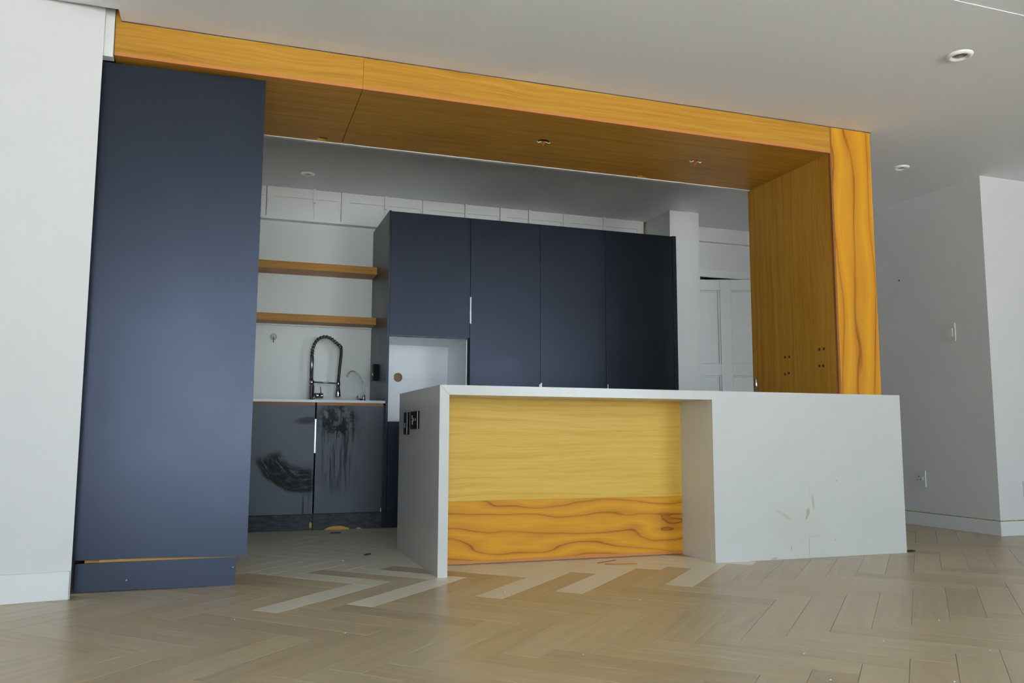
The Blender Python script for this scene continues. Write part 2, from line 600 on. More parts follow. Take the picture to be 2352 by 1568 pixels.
def inside_any(cx, cy_):
    """boards that would lie wholly under solid built-in things are not laid"""
    if 1.75 < cx < 2.5 and 0.3 < cy_ < 0.7: return True
    if -1.3 < cx < 2.3 and cy_ > 2.55: return True
    if cx < -1.9 and cy_ > 0.35: return True
    if cx > XW + 0.3 and cy_ > YW + 0.3: return True
    return False

planks = []
for row in range(-8, 5):
    for k in range(-60, 70):
        for kind in 'HV':
            if kind == 'H':
                uc, vc = k * PW + PL / 2, k * PW + PW / 2
            else:
                uc, vc = k * PW - PW / 2, k * PW + PL / 2
            cx = X0 + (uc + vc) / R2
            cyy = Y0 + row * ROWP + (uc - vc) / R2
            if not (XL < cx < XR and WIN_Y < cyy < 3.95) or inside_any(cx, cyy):
                continue
            planks.append((kind, row, k, cx, cyy, pale_plank(kind, row, k, cx, cyy)))
def visible_px(cx, cyy):
    q = to_px((cx, cyy, 0))
    if q is None or not (-140 < q[0] < 2492 and q[1] < 1700):
        return 0.0
    # hidden behind the island, the cabinets or the left wall
    if 930 < q[0] < 1560 and cyy > 0.5 and q[1] < 1290: return 0.0
    if 1560 < q[0] < 2075 and cyy > 0.25: return 0.0
    if q[0] < 540 and cyy > 0.30: return 0.0
    if cyy > 2.35 and cx < 3: return 0.0
    return CAM.z * F_PX * F_PX / q[2] ** 3
planks.sort(key=lambda p: -visible_px(p[3], p[4]) - (5000 if p[1] == 0 and p[5] else 0))
nobj = {True: 0, False: 0}
rest = []
tot = 0
for kind, row, k, cx, cyy, pale in planks:
    if tot < 300 and visible_px(cx, cyy) > 0:
        o = bpy.data.objects.new('plank', ME_PALE if pale else ME_DARK)
        COL.objects.link(o)
        o.parent = floor
        o.location = (cx, cyy, 0)
        o.rotation_euler = (0, 0, math.pi / 4 if kind == 'H' else -math.pi / 4)
        if pale:
            o['label'] = 'pale smooth floor plank'
        tot += 1
    else:
        rest.append((kind, cx, cyy, pale))

def join_planks(name, sel, mat):
    vs, fs, uvs = [], [], []
    src = ME_DARK
    sv = [v.co.copy() for v in src.vertices]
    sf = [list(p.vertices) for p in src.polygons]
    for kind, cx, cyy, _ in sel:
        a = math.pi / 4 if kind == 'H' else -math.pi / 4
        c, s = math.cos(a), math.sin(a)
        b = len(vs)
        for v in sv:
            vs.append((cx + c * v.x - s * v.y, cyy + s * v.x + c * v.y, v.z))
        for f in sf:
            fs.append([b + i for i in f])
            uvs += [(sv[i].x, sv[i].y) for i in f]
    me = bpy.data.meshes.new(name)
    me.from_pydata(vs, [], fs)
    lay = me.uv_layers.new(name='UVMap')
    for i, u in enumerate(uvs):
        lay.data[i].uv = u
    me.materials.append(mat)
    o = bpy.data.objects.new(name, me)
    COL.objects.link(o)
    o.parent = floor
    o['kind'] = 'stuff'
join_planks('floor_planks_beyond', [p for p in rest if not p[3]], M_PLANKS)
join_planks('pale_planks_beyond', [p for p in rest if p[3]], M_PALES)

# ------------------------------------------------------------------ setting: ceilings, walls
def slab(name, rects, z0, z1, mat):
    bm = bmesh.new()
    for x0, x1, y0, y1 in rects:
        bm_box(bm, x0, x1, y0, y1, z0, z1)
    return struct(obj(name, bm, mat, world=True))

YBH = -1.33   # edge of the lowered ceiling
slab('ceiling', [(XL, XR, YBH, -0.087), (-1.468, XR, -0.087, 0.018), (2.66, XR, 0.018, 1.2), (3.75, XR, 1.2, 4.0)], ZC, ZC + 0.28, M_CEIL)
slab('ceiling_kitchen', [(XL, 2.66, 0.83, 4.0), (2.66, 3.75, 1.2, 4.0)], ZK, ZK + 0.2, M_CEIL)
slab('ceiling_raised', [(XL, XR, WIN_Y, YBH)], ZC + .0025, 2.80, M_CEIL)
slab('ceiling_slab', [(XL - .2, XR + .2, WIN_Y - .2, 4.2)], ROOF, ROOF + .15, M_CEIL)

# left wall, a little out of square, ends beside the tall cabinet
a = math.radians(8)
wl = bmesh.new()
bm_prism(wl, [(-1.527, -0.030), (-1.560, 0.050), (XL - .1, 0.050), (XL - .1, -0.030 + math.tan(a) * (XL - .1 + 1.527))], 'z', 0, ROOF)
struct(obj('wall_left', wl, M_WALL, world=True))
bl = bmesh.new()
bm_prism(bl, [(-1.529, -0.030), (-1.529, -0.046), (XL, -0.046 + math.tan(a) * (XL + 1.521)), (XL, -0.030 + math.tan(a) * (XL + 1.521))], 'z', 0, 0.112)
struct(obj('baseboard_left', bl, M_TRIM, world=True, bevel=0.002))
struct(box('wall_side_left', XL - .2, XL, WIN_Y, 0.1, 0, ROOF, M_WALL, world=True))
struct(box('wall_kitchen_left', -1.75, -1.555, 0.080, YB, 0, ROOF, M_WALL, world=True))
struct(box('wall_back', -1.75, 2.6, YB, 4.0, 0, ROOF, M_SPLASH, world=True))
struct(box('wall_pillar', 2.576, 2.862, 2.295, YB + .15, 0, ROOF, M_WALL, world=True))
wr = bmesh.new()
bm_prism(wr, [(XW, YW), (XR, YW), (XR, YW + .25), (XW + .2, YW + .25), (XW + .2, 3.0), (XW, 3.0)], 'z', 0, ROOF)
struct(obj('wall_right', wr, M_WALL, world=True))
sk = bmesh.new()
bm_prism(sk, [(XW - .014, YW - .014), (XR, YW - .014), (XR, YW), (XW, YW), (XW, 2.72), (XW - .014, 2.72)], 'z', 0, 0.096)
struct(obj('baseboard_right', sk, M_TRIM, world=True, bevel=0.002))
# broken paint line along the top of the skirting
T = NT('peeling_paint_line')
nz = T.noise(T.obj(), 30.0, 3, 0.6)
T.set(Base_Color=T.ramp(nz, [(0.35, srgb(120, 112, 60)), (0.6, srgb(176, 160, 96)), (0.75, srgb(205, 200, 188))]), Roughness=0.8)
pk = bmesh.new()
bm_prism(pk, [(XW - .010, YW - .010), (XR, YW - .010), (XR, YW), (XW, YW), (XW, 2.72), (XW - .010, 2.72)], 'z', 0.096, 0.101)
struct(obj('trim_2', pk, T.mat, world=True))
struct(box('wall_side_right', XR, XR + .2, WIN_Y, 4.1, 0, ROOF, M_WALL, world=True))
struct(box('wall_far', -1.9, XR, 3.98, 4.15, 0, ROOF, M_WALL, world=True))
bm = bmesh.new()
bm_box(bm, 2.862, 3.0, 2.74, 2.86, 0, ROOF)
bm_box(bm, 3.83, XW, 2.74, 2.86, 0, ROOF)
bm_box(bm, 3.0, 3.83, 2.74, 2.86, 2.18, ROOF)
bm_box(bm, 2.862, XW, 2.705, 2.74, 2.452, ROOF)
struct(obj('wall_hall', bm, M_WALL, world=True))
# rear wall with two big glazed openings
bm = bmesh.new()
edges = [XL] + [e for w in WINDOWS for e in w] + [XR]
for i in range(0, len(edges), 2):
    bm_box(bm, edges[i], edges[i + 1], WIN_Y - .2, WIN_Y, 0, ROOF)
for x0, x1 in WINDOWS:
    bm_box(bm, x0, x1, WIN_Y - .2, WIN_Y, WIN_Z[1], ROOF)
struct(obj('wall_rear', bm, M_WALL, world=True))
for i, (x0, x1) in enumerate(WINDOWS):
    bm = bmesh.new()
    y0, y1 = WIN_Y - .13, WIN_Y - .08
    z0, z1 = 0.0, WIN_Z[1]
    bm_box(bm, x0, x0 + .06, y0, y1, z0, z1)
    bm_box(bm, x1 - .06, x1, y0, y1, z0, z1)
    xm = (x0 + x1) / 2
    bm_box(bm, x0 + .06, x1 - .06, y0, y1, z0, z0 + .06)
    bm_box(bm, x0 + .06, x1 - .06, y0, y1, z1 - .06, z1)
    bm_box(bm, xm - .04, xm + .04, y0, y1, z0 + .06, z1 - .06)
    w = struct(obj('window_%d' % (i + 1), bm, M_FRAMEB, world=True))
    for a0, a1 in ((x0 + .06, xm - .04), (xm + .04, x1 - .06)):
        box('pane', a0, a1, WIN_Y - .108, WIN_Y - .102, z0 + .06, z1 - .06, M_GLASS, w)
struct(box('ground_terrace', -20, 16, -22, 8, -0.45, -0.17, M_PAVE, world=True))

# white filler between left wall and beam
struct(box('trim_1', -1.548, -1.493, 0.004, 0.05, 2.305, ROOF, M_TRIM, world=True))
# ledge under the high cupboards
struct(box('trim_3', -1.555, 2.575, 2.70, YB, 2.325, 2.346, M_CUP, world=True))

# hall door (standing ajar) and its frame
dfr = bmesh.new()
bm_box(dfr, 2.93, 3.0, 2.715, 2.74, 0, 2.19)
bm_box(dfr, 3.83, 3.90, 2.715, 2.74, 0, 2.19)
bm_box(dfr, 2.93, 3.90, 2.715, 2.74, 2.12, 2.19)
struct(obj('trim_4', dfr, M_TRIM, world=True, bevel=0.003))
da = math.radians(-19)
door = bpy.data.objects.new('door_1', None)
COL.objects.link(door)
door.location = (3.0, 2.725, 0)
door.rotation_euler = (0, 0, da)
door['kind'] = 'structure'
DW, DH = 0.80, 2.085
def dpart(name, x0, x1, y0, y1, z0, z1, mat, bevel=0.0):
    bm = bmesh.new()
    bm_box(bm, x0, x1, y0, y1, z0, z1)
    if bevel:
        bmesh.ops.bevel(bm, geom=bm.edges[:], offset=bevel, segments=1, affect='EDGES')
    me = bpy.data.meshes.new(name)
    bm.to_mesh(me)
    bm.free()
    me.materials.append(mat)
    o = bpy.data.objects.new(name, me)
    COL.objects.link(o)
    o.parent = door
    return o
cols_ = [(0.0, 0.10), (0.292, 0.390), (0.70, DW)]
rows_ = [(0.01, 0.22), (1.203, 1.305), (1.985, DH)]
for x0, x1 in cols_:
    dpart('stile', x0, x1, 0, 0.04, 0.01, DH, M_TRIM, 0.002)
for (xa, xb) in ((0.10, 0.292), (0.390, 0.70)):
    for z0, z1 in rows_:
        dpart('rail', xa, xb, 0, 0.04, z0, z1, M_TRIM, 0.002)
    for z0, z1 in ((0.22, 1.203), (1.305, 1.985)):
        dpart('door_panel', xa, xb, 0.022, 0.03, z0, z1, M_TRIM)
        for (p0, p1, q0, q1) in ((xa, xa + .016, z0, z1), (xb - .016, xb, z0, z1), (xa + .016, xb - .016, z0, z0 + .016), (xa + .016, xb - .016, z1 - .016, z1)):
            dpart('moulding', p0, p1, 0.007, 0.02, q0, q1, M_TRIM, 0.003)

# ------------------------------------------------------------------ kitchen island
TS = 0.047
XJ, XE, YD, YP = 1.494, 2.7575, 0.98, 0.331
isl = thing('kitchen_island', 'white stone kitchen island with waterfall end and oak veneered back', 'island', (1.38, 0.49, 0))
g = 0.0007
prism('waterfall_end', [(0, 0), (TS, 0), (TS, 0.9 - TS - g), (0, 0.9 - g)], 'y', 0, YD, M_STONE, isl)
prism('countertop', [(g, 0.9), (TS + g, 0.9 - TS), (XJ, 0.9 - TS), (XJ, 0.9)], 'y', 0, YD, M_STONE, isl)
tag(box('block_front', XJ + .0003, XE, 0, TS, 0, 0.9, M_STAINED, isl, world=True), 'stained white stone front with yellow drips')
box('block_side', XJ, XJ + TS, TS, YD, 0, 0.9 - TS, M_STONE, isl)
box('block_end', XE - TS, XE, TS, YD, 0, 0.9 - TS, M_STONE, isl)
box('block_top', XJ + .0003, XE, TS, YD, 0.9 - TS, 0.9, M_STONE, isl)

ib = isl
box('upper_board', TS, XJ, YP, YP + .018, 0.322, 0.846, M_PANELUP, ib, 0.0008)
box('lower_board', TS, XJ, YP, YP + .018, 0.020, 0.3215, M_FIGX, ib, 0.0008)
box('top_rail', TS, XJ, YP + .004, YP + .018, 0.846, 0.853, M_PANELUP, ib)
box('bottom_edge', TS, XJ, YP + .001, YP + .018, 0.004, 0.020, M_EDGE, ib)
box('carcass', TS + .001, XJ - .001, YP + .019, YD - .04, 0.001, 0.852, M_LINER, ib)

# sockets on the waterfall end (black plates with a bright edge, standing proud)
def black_socket(label, y0, y1, z0, z1, proud, nsw):
    t = thing('power_socket', label, 'socket', (-proud / 2, (y0 + y1) / 2, z0))
    box('plate', -proud, 0, y0, y1, z0, z1, M_BLKPL, t, 0.001)
    box('trim_edge', -proud - .0015, -proud, y0 + .004, y0 + .012, z0 + .001, z1 - .001, M_ALU, t)
    for yy, zz, h in nsw:
        box('rocker', -proud - .0012, -proud, yy - .007, yy + .007, zz - h, zz + h, M_PLASTIC, t)
    return t
black_socket('single black switch plate with bright edge on the white waterfall end', 0.69, 0.79, 0.662, 0.785, 0.012, [(0.755, 0.712, 0.013)])
black_socket('wide black double socket plate on the white waterfall end', 0.44, 0.63, 0.692, 0.786, 0.008,
             [(0.585, 0.756, 0.009), (0.577, 0.728, 0.012), (0.555, 0.742, 0.009), (0.50, 0.742, 0.007)])

# ------------------------------------------------------------------ timber portal
XCI, XCO, YC, YCB, ZB = 2.349, 2.645, 0.020, 0.815, 2.320
po = thing('timber_portal', 'oak clad beam and column framing the kitchen opening', 'portal frame', (2.5, 0.43, 0.9))
XS = -0.397
bm = bmesh.new()
bm_box(bm, -1.49, 2.62, 0.046, 0.83, 2.42, ROOF - .01)
bm_box(bm, -1.49, 2.349, 0.815, 0.84, 2.317, 2.36)
obj('plaster_core', bm, M_CEIL, po)
bm = bmesh.new()
bm_prism(bm, [(-1.490, ZB + .016), (XS - .0006, ZB + .016), (XS - .0006, ZC - .004), (-1.468, ZC - .004), (-1.468, 2.60), (-1.490, 2.60)], 'y', YC, YC + .018)
obj('beam_board', bm, M_OAKX, po)
box('beam_board', XS + .0006, XCI, YC, YC + .018, ZB + .016, ZC - .004, M_OAKX2, po)
box('edge_strip', -1.490, XS - .0006, YC - .002, YC + .018, ZB, ZB + .016, M_EDGE, po, 0.001)
box('edge_strip', XS + .0006, XCI, YC - .002, YC + .018, ZB, ZB + .016, M_EDGE, po, 0.001)
HOLES = ((-0.51, 0.775, 0.030), (1.505, 0.778, 0.026), (0.684, 0.401, 0.034), (1.677, 0.41, 0.022))
def soffit_board(x0, x1):
    """board with round cut-outs: the underside, top and hole walls are real faces"""
    o = box('soffit_board', x0, x1, YC + .018, YCB, ZB, ZB + .016, M_SOFF, po)
    bm = bmesh.new()
    for hx, hy, hr in HOLES:
        if x0 < hx < x1:
            bm_lathe(bm, (hx, hy, ZB), [(hr, -0.02), (hr, 0.04)], 'z', 24)
    me = bpy.data.meshes.new('soffit_cutter')
    bm.to_mesh(me)
    bm.free()
    cut = bpy.data.objects.new('soffit_cutter', me)
    COL.objects.link(cut)
    md = o.modifiers.new('holes', 'BOOLEAN')
    md.operation, md.object, md.solver = 'DIFFERENCE', cut, 'EXACT'
    bpy.context.view_layer.update()
    ev = o.evaluated_get(bpy.context.evaluated_depsgraph_get())
    new = bpy.data.meshes.new_from_object(ev)
    o.modifiers.clear()
    o.data = new
    new.materials.clear()
    new.materials.append(M_SOFF)
    for p in new.polygons:
        p.material_index = 0
        p.use_smooth = False
    bpy.data.objects.remove(cut, do_unlink=True)
    return o
soffit_board(-1.490, XS - .0016)
soffit_board(XS + .0016, XCI)
box('column_edge', XCI, XCI + .013, YC + .001, YC + .019, 0.9, ZC - .004, M_EDGED, po)
box('column_front', XCI + .013, XCO, YC, YC + .018, 0.9, ZC - .004, M_FIGZ, po)
box('column_inner', XCI, XCI + .018, YC + .019, YCB + .025, 0.9, ZC - .004, M_INNER, po)
box('column_outer', XCO - .018, XCO, YC + .018, YCB + .025, 0.9, ZC - .004, M_INNER, po)
box('column_back', XCI + .018, XCO - .018, YCB + .007, YCB + .025, 0.9, ZC - .004, M_INNER, po)
for yy, zz in [(0.501, 1.153), (0.458, 1.152), (0.178, 1.172), (0.140, 1.171), (0.506, 1.047), (0.468, 1.050), (0.184, 1.074), (0.150, 1.072)]:
    lathe('screw_hole', (XCI - .0006, yy, zz), [(0.0, 0), (0.009, 0), (0.009, 0.002)], M_SCREW, po, 'x', 10)
for hx, hy in ((0.684, 0.401), (1.677, 0.41)):
    w = tube('loose_wire', smooth_pts([(hx, hy, ZB), (hx + .004, hy - .004, ZB - .014), (hx - .006, hy + .003, ZB - .026)], 4), 0.0035, M_WIRE, po, 8)
    tube('loose_wire', smooth_pts([(hx + .012, hy, ZB), (hx + .03, hy - .004, ZB - .008), (hx + .04, hy, ZB - .003)], 4), 0.0025, M_PLASTIC, po, 8)
    tube('loose_wire', smooth_pts([(hx - .012, hy, ZB), (hx - .03, hy + .004, ZB - .007), (hx - .038, hy, ZB - .002)], 4), 0.0025, M_PLASTIC, po, 8)

# chrome post standing on the island top by the column
t = thing('chrome_post', 'short chrome post standing on the island top by the column', 'post', (2.20, 0.60, 0.9))
lathe('base_ring', (2.20, 0.60, 0.9), [(0.026, 0), (0.026, 0.006), (0.014, 0.010)], M_CHROME, t)
lathe('tube', (2.20, 0.60, 0.9), [(0.0105, 0.006), (0.0105, 0.120), (0.008, 0.1235), (0.0, 0.1235)], M_CHROME, t)

# ------------------------------------------------------------------ tall cabinet on the left
tc = thing('tall_cabinet', 'tall black cabinet end beside the white wall under the beam', 'cabinet', (-1.19, 0.38, 0))
prism('end_panel', [(-1.553, 0.146), (-0.850, 0.127), (-0.8445, 2.312), (-1.553, 2.300)], 'y', 0.058, 0.076, M_BLACK, tc)
box('carcass', -1.535, -0.88, 0.077, 0.72, 0.135, 2.298, M_BLACK, tc)
pl = prism('plinth', [(-1.532, 0.004), (-0.893, 0.0), (-0.893, 0.124), (-1.532, 0.120)], 'y', 0.092, 0.108, M_BLACK, tc)
for sx, sz in ((-0.905, 0.078), (-1.333, 0.044)):
    lathe('screw', (sx, 0.0905, sz), [(0.0, 0.0), (0.0035, 0.0), (0.0045, 0.0025)], M_ALU, pl, 'y', 10)
box('plinth_back', -1.50, -0.90, 0.112, 0.70, 0.0, 0.134, M_CHIP, tc)
box('raw_edge', -1.44, -0.86, 0.079, 0.11, 0.124, 0.1345, M_CHIP, tc)

# ------------------------------------------------------------------ sink run
YK = 2.071
def pull(parent, x, y, z0, z1):
    o = box('handle', x - .005, x + .005, y - .012, y + .016, z0, z1, M_ALU, parent, 0.001)
    return o
b1 = thing('base_cabinet', 'black base cabinet with curved wipe marks on its door under the sink', 'cabinet', (-0.84, 2.42, 0), 'black base cabinets of the sink run')
box('carcass', -1.30, -0.380, 2.092, 2.74, 0.115, 0.868, M_BLACK, b1)
box('door', -1.30, -0.841, YK - .002, 2.09, 0.116, 0.862, M_BLACK, b1, 0.001)
d = box('door', -0.838, -0.379, YK - .002, 2.09, 0.116, 0.862, M_SWIRL, b1, 0.001, world=True)
pull(b1, -0.3735, 2.078, 0.531, 0.766)
box('top_rail', -1.30, -0.378, YK + .012, 2.092, 0.862, 0.882, M_EDGED, b1)
box('plinth', -1.30, -0.371, 2.121, 2.137, 0, 0.116, M_SWOLLEN, b1, world=True)
b2 = thing('base_cabinet', 'black base cabinet with vertical drip stains on its door next to the oven housing', 'cabinet', (-0.13, 2.42, 0), 'black base cabinets of the sink run')
box('carcass', -0.366, 0.110, 2.092, 2.74, 0.115, 0.868, M_BLACK, b2)
box('door', -0.368, 0.094, YK - .002, 2.09, 0.119, 0.862, M_DRIP, b2, 0.001, world=True)
box('top_rail', -0.367, 0.100, YK + .012, 2.092, 0.862, 0.882, M_EDGED, b2)
box('plinth', -0.368, 0.110, 2.119, 2.135, 0, 0.112, M_SWOLLEN, b2, world=True)
box('edge_chip', 0.0905, 0.0955, YK - .004, YK + .004, 0.119, 0.145, M_PLASTIC, b2)
wt = thing('sink_worktop', 'thin white worktop over the sink cabinets', 'worktop', (-0.7, 2.42, 0.882))
box('slab', -1.55, 0.110, YK - .008, YB, 0.882, 0.900, M_STONE, wt, 0.001)
lathe('sink_rim', (-0.62, 2.40, 0.9), [(0.19, 0.0), (0.20, 0.003), (0.185, 0.004), (0.178, -0.001)], M_STEEL, wt)

# ------------------------------------------------------------------ taps
t = thing('spring_tap', 'tall chrome spring tap with arched hose over the sink', 'tap', (-0.357, 2.62, 0.9))
TY = 2.62
lathe('body', (-0.357, TY, 0.9), [(0.026, 0), (0.026, 0.004), (0.0225, 0.006), (0.0225, 0.128), (0.018, 0.130), (0.018, 0.148)], M_CHROME, t)
mx = lathe('mixer', (-0.345, TY, 0.953), [(0.021, 0), (0.021, 0.052), (0.0195, 0.053), (0.021, 0.054), (0.021, 0.072), (0.019, 0.075), (0.0, 0.075)], M_CHROME, t, 'x')
tube('lever', [(-0.288, TY, 0.966), (-0.288, TY, 0.99), (-0.292, TY, 1.022)], [0.004, 0.004, 0.0035], M_CHROME, mx, 8)
lathe('collar', (-0.359, TY, 1.045), [(0.019, 0), (0.020, 0.002), (0.020, 0.024), (0.016, 0.026)], M_CHROME, t)
lathe('riser', (-0.361, TY, 1.07), [(0.0145, 0), (0.0145, 0.185), (0.012, 0.188)], M_STEEL, t)
tube('arm', [(-0.345, TY, 1.056), (-0.165, TY, 1.050)], 0.006, M_STEEL, t, 10)
arch = smooth_pts([(-0.362, TY, 1.255), (-0.357, TY, 1.31), (-0.337, TY, 1.362), (-0.303, TY, 1.396), (-0.262, TY, 1.406), (-0.220, TY, 1.393), (-0.185, TY, 1.365), (-0.150, TY, 1.335), (-0.141, TY, 1.300), (-0.146, TY, 1.22), (-0.158, TY, 1.062)], 6)
tube('hose', arch, 0.0105, M_RUBBER, t, 10)
# coil over the arched part of the hose
coil = bmesh.new()
acc = [0.0]
for p, q in zip(arch, arch[1:]):
    acc.append(acc[-1] + (q - p).length)
def along(s):
    for i in range(len(arch) - 1):
        if acc[i + 1] >= s:
            f = (s - acc[i]) / max(1e-9, acc[i + 1] - acc[i])
            return arch[i].lerp(arch[i + 1], f), (arch[i + 1] - arch[i]).normalized()
    return arch[-1], (arch[-1] - arch[-2]).normalized()
SMAX = 0.34
hel = []
turns = 15
for i in range(turns * 14 + 1):
    s = SMAX * i / (turns * 14)
    p, d = along(s)
    n = Vector((0, 1, 0))
    bvec = d.cross(n)
    th = 2 * math.pi * i / 14
    hel.append(p + 0.0150 * (math.cos(th) * n + math.sin(th) * bvec))
bm_tube(coil, hel, 0.0030, 6)
obj('spring', coil, M_CHROME, t)
pe, de = along(SMAX)
tube('spring_end', [pe - de * .008, pe + de * .012], 0.015, M_STEEL, t, 14)
hd = lathe('spray_head', (-0.158, TY, 0.945), [(0.0, 0.0), (0.021, 0.0), (0.023, 0.004), (0.0225, 0.012), (0.013, 0.082), (0.0155, 0.084), (0.0155, 0.118), (0.012, 0.121)], M_CHROME, t)

t = thing('filter_tap', 'small chrome filter tap with thin bent spout by the oven housing', 'tap', (0.040, TY, 0.9))
lathe('base', (0.040, TY, 0.9), [(0.019, 0), (0.019, 0.006), (0.013, 0.03), (0.010, 0.055), (0.012, 0.058), (0.008, 0.064)], M_CHROME, t)
tube('spout', smooth_pts([(0.041, TY, 0.955), (0.042, TY, 1.02), (0.036, TY, 1.05), (0.012, TY, 1.095), (-0.018, TY, 1.130), (-0.045, TY, 1.147), (-0.070, TY, 1.141), (-0.087, TY, 1.120), (-0.095, TY, 1.102)], 5), 0.0045, M_STEEL, t, 10)
vl = lathe('valve', (0.034, TY, 0.925), [(0.011, 0), (0.011, -0.022), (0.013, -0.024), (0.013, -0.034), (0.0, -0.036)], M_CHROME, t, 'x')
tube('lever', [(0.002, TY, 0.925), (-0.012, TY, 0.940), (-0.006, TY, 0.958)], [0.006, 0.007, 0.004], M_CHROME, vl, 8)
tube('lever', [(0.002, TY, 0.925), (-0.016, TY, 0.922)], [0.005, 0.006], M_CHROME, vl, 8)

# ------------------------------------------------------------------ oven housing and tall units
XA, XB_, XC_, XD, XE2 = 0.111, 0.7315, 1.295, 1.8485, 2.457
ZT = 2.291
oh = thing('oven_housing', 'tall black oven housing with an empty white niche above two drawers', 'cabinet', (0.42, 2.42, 0))
box('side_panel', XA, XA + .016, YK - .022, 2.768, 0.114, ZT + .004, M_BLACK, oh, 0.0008)
box('division', 0.7165, 0.7325, YK + .02, 2.75, 0.114, ZT, M_BLACK, oh)
box('door', XA + .0185, XB_ - .0015, YK - .018, YK, 1.378, ZT, M_BLACK, oh, 0.0012)
box('niche_top_edge', XA + .016, 0.7165, YK + .002, YK + .03, 1.366, 1.377, M_BLACK, oh)
box('upper_carcass', XA + .018, 0.7155, YK + .031, 2.75, 1.383, ZT - .001, M_LINER, oh)
NB = 2.63
box('niche_ceiling', XA + .016, 0.7165, YK + .003, NB, 1.3655, 1.383, M_LINER, oh)
box('niche_side', XA + .0165, XA + .022, YK + .003, NB, 0.768, 1.3655, M_LINER, oh)
box('niche_side', 0.7105, 0.7162, YK + .003, NB, 0.768, 1.3655, M_LINER, oh)
box('niche_base', XA + .016, 0.7165, YK + .003, NB, 0.753, 0.768, M_LINER, oh)
hc = Vector((0.308, 2.63, 1.109))     # cable hole centre
joint = hc.z - 0.012
# back of the niche: two boards with a round cable hole cut across the joint
def board_with_notch(name, z0, z1, notch_top):
    poly = [(XA + .022, z0), (0.7105, z0), (0.7105, z1), (XA + .022, z1)]
    rad = 0.036
    if notch_top:     # notch in the top edge
        arc = []
        hh = hc.z - z1
        a0 = math.acos(max(-1, min(1, -hh / rad)))
        for i in range(13):
            t_ = -math.pi / 2 + (i / 12 - .5) * 2 * (math.pi - a0)
            arc.append((hc.x + rad * math.cos(t_), hc.z + rad * math.sin(t_)))
        poly = [(XA + .022, z0), (0.7105, z0), (0.7105, z1)] + [(x, min(z, z1)) for x, z in arc[::-1]] + [(XA + .022, z1)]
    else:
        hh = z0 - hc.z
        a0 = math.acos(max(-1, min(1, hh / rad)))
        arc = [(hc.x + rad * math.cos(math.pi / 2 + (i / 12 - .5) * 2 * a0), hc.z + rad * math.sin(math.pi / 2 + (i / 12 - .5) * 2 * a0)) for i in range(13)]
        poly = [(XA + .022, z0)] + [(x, max(z, z0)) for x, z in arc[::-1]] + [(0.7105, z0), (0.7105, z1), (XA + .022, z1)]
    return prism(name, poly, 'y', NB, NB + .012, M_LINER, oh)
board_with_notch('niche_back', 0.768, joint - .0005, True)
board_with_notch('niche_back', joint + .0005, 1.3655, False)
box('cable_hole_back', hc.x - .05, hc.x + .05, NB + .03, NB + .034, hc.z - .05, hc.z + .05, M_HOLE, oh)
box('loose_strip', XA + .023, 0.275, NB - .006, NB, joint - .002, joint + .022, M_LINER, oh)
box('drawer_front', XA + .0205, XB_ - .0015, YK - .018, YK, 0.4605, 0.747, M_BLACK, oh, 0.0012)
box('drawer_front', XA + .0205, XB_ - .0015, YK - .018, YK, 0.119, 0.4575, M_BLACK, oh, 0.0012)
box('plinth', XA, 0.735, 2.119, 2.135, 0, 0.112, M_BLACK, oh)
box('drawer_carcass', XA + .017, 0.716, YK + .002, 2.75, 0.114, 0.752, M_BLACK, oh)

def tall_unit(label, x0, x1, pulls, extra=None):
    t = thing('tall_unit', label, 'cabinet', ((x0 + x1) / 2, 2.42, 0), 'tall black kitchen units')
    box('carcass', x0 + .002, x1 - .002, YK + .002, 2.75, 0.114, ZT - .004, M_BLACK, t)
    box('door', x0 + .0015, x1 - .0015, YK - .018, YK, 0.119, ZT, M_BLACK, t, 0.0012)
    for x, z0, z1 in pulls:
        pull(t, x, YK - .010, z0, z1)
    if x0 > 0.74:
        box('plinth', x0 + .01, x1, 2.12, 2.136, 0, 0.112, M_BLACK, t)
    return t
tall_unit('tall black door unit with a bright edge pull beside the oven housing', XB_ + .001, XC_, [(XB_ + .0035, 1.485, 1.686), (XC_ - .006, 0.84, 1.045)])
tall_unit('tall black door unit between the two other plain tall units', XC_, XD, [(XC_ + .006, 0.84, 1.055)])
tu = tall_unit('tall black end unit beside the white pillar', XD, XE2, [(XD + .012, 0.84, 1.058)])
box('end_panel', XE2, XE2 + .033, YK - .022, 2.768, 0.0, ZT + .003, M_BLACK, tu, 0.0008)

# black socket on the side panel of the oven housing
t = thing('power_socket', 'black socket on the side of the oven housing over the worktop', 'socket', (XA - .006, 2.42, 1.065))
box('plate', XA - .034, XA, 2.40, 2.475, 1.066, 1.190, M_BLKPL, t, 0.001)
box('rocker', XA - .037, XA - .034, 2.43, 2.45, 1.105, 1.125, M_STEEL, t)

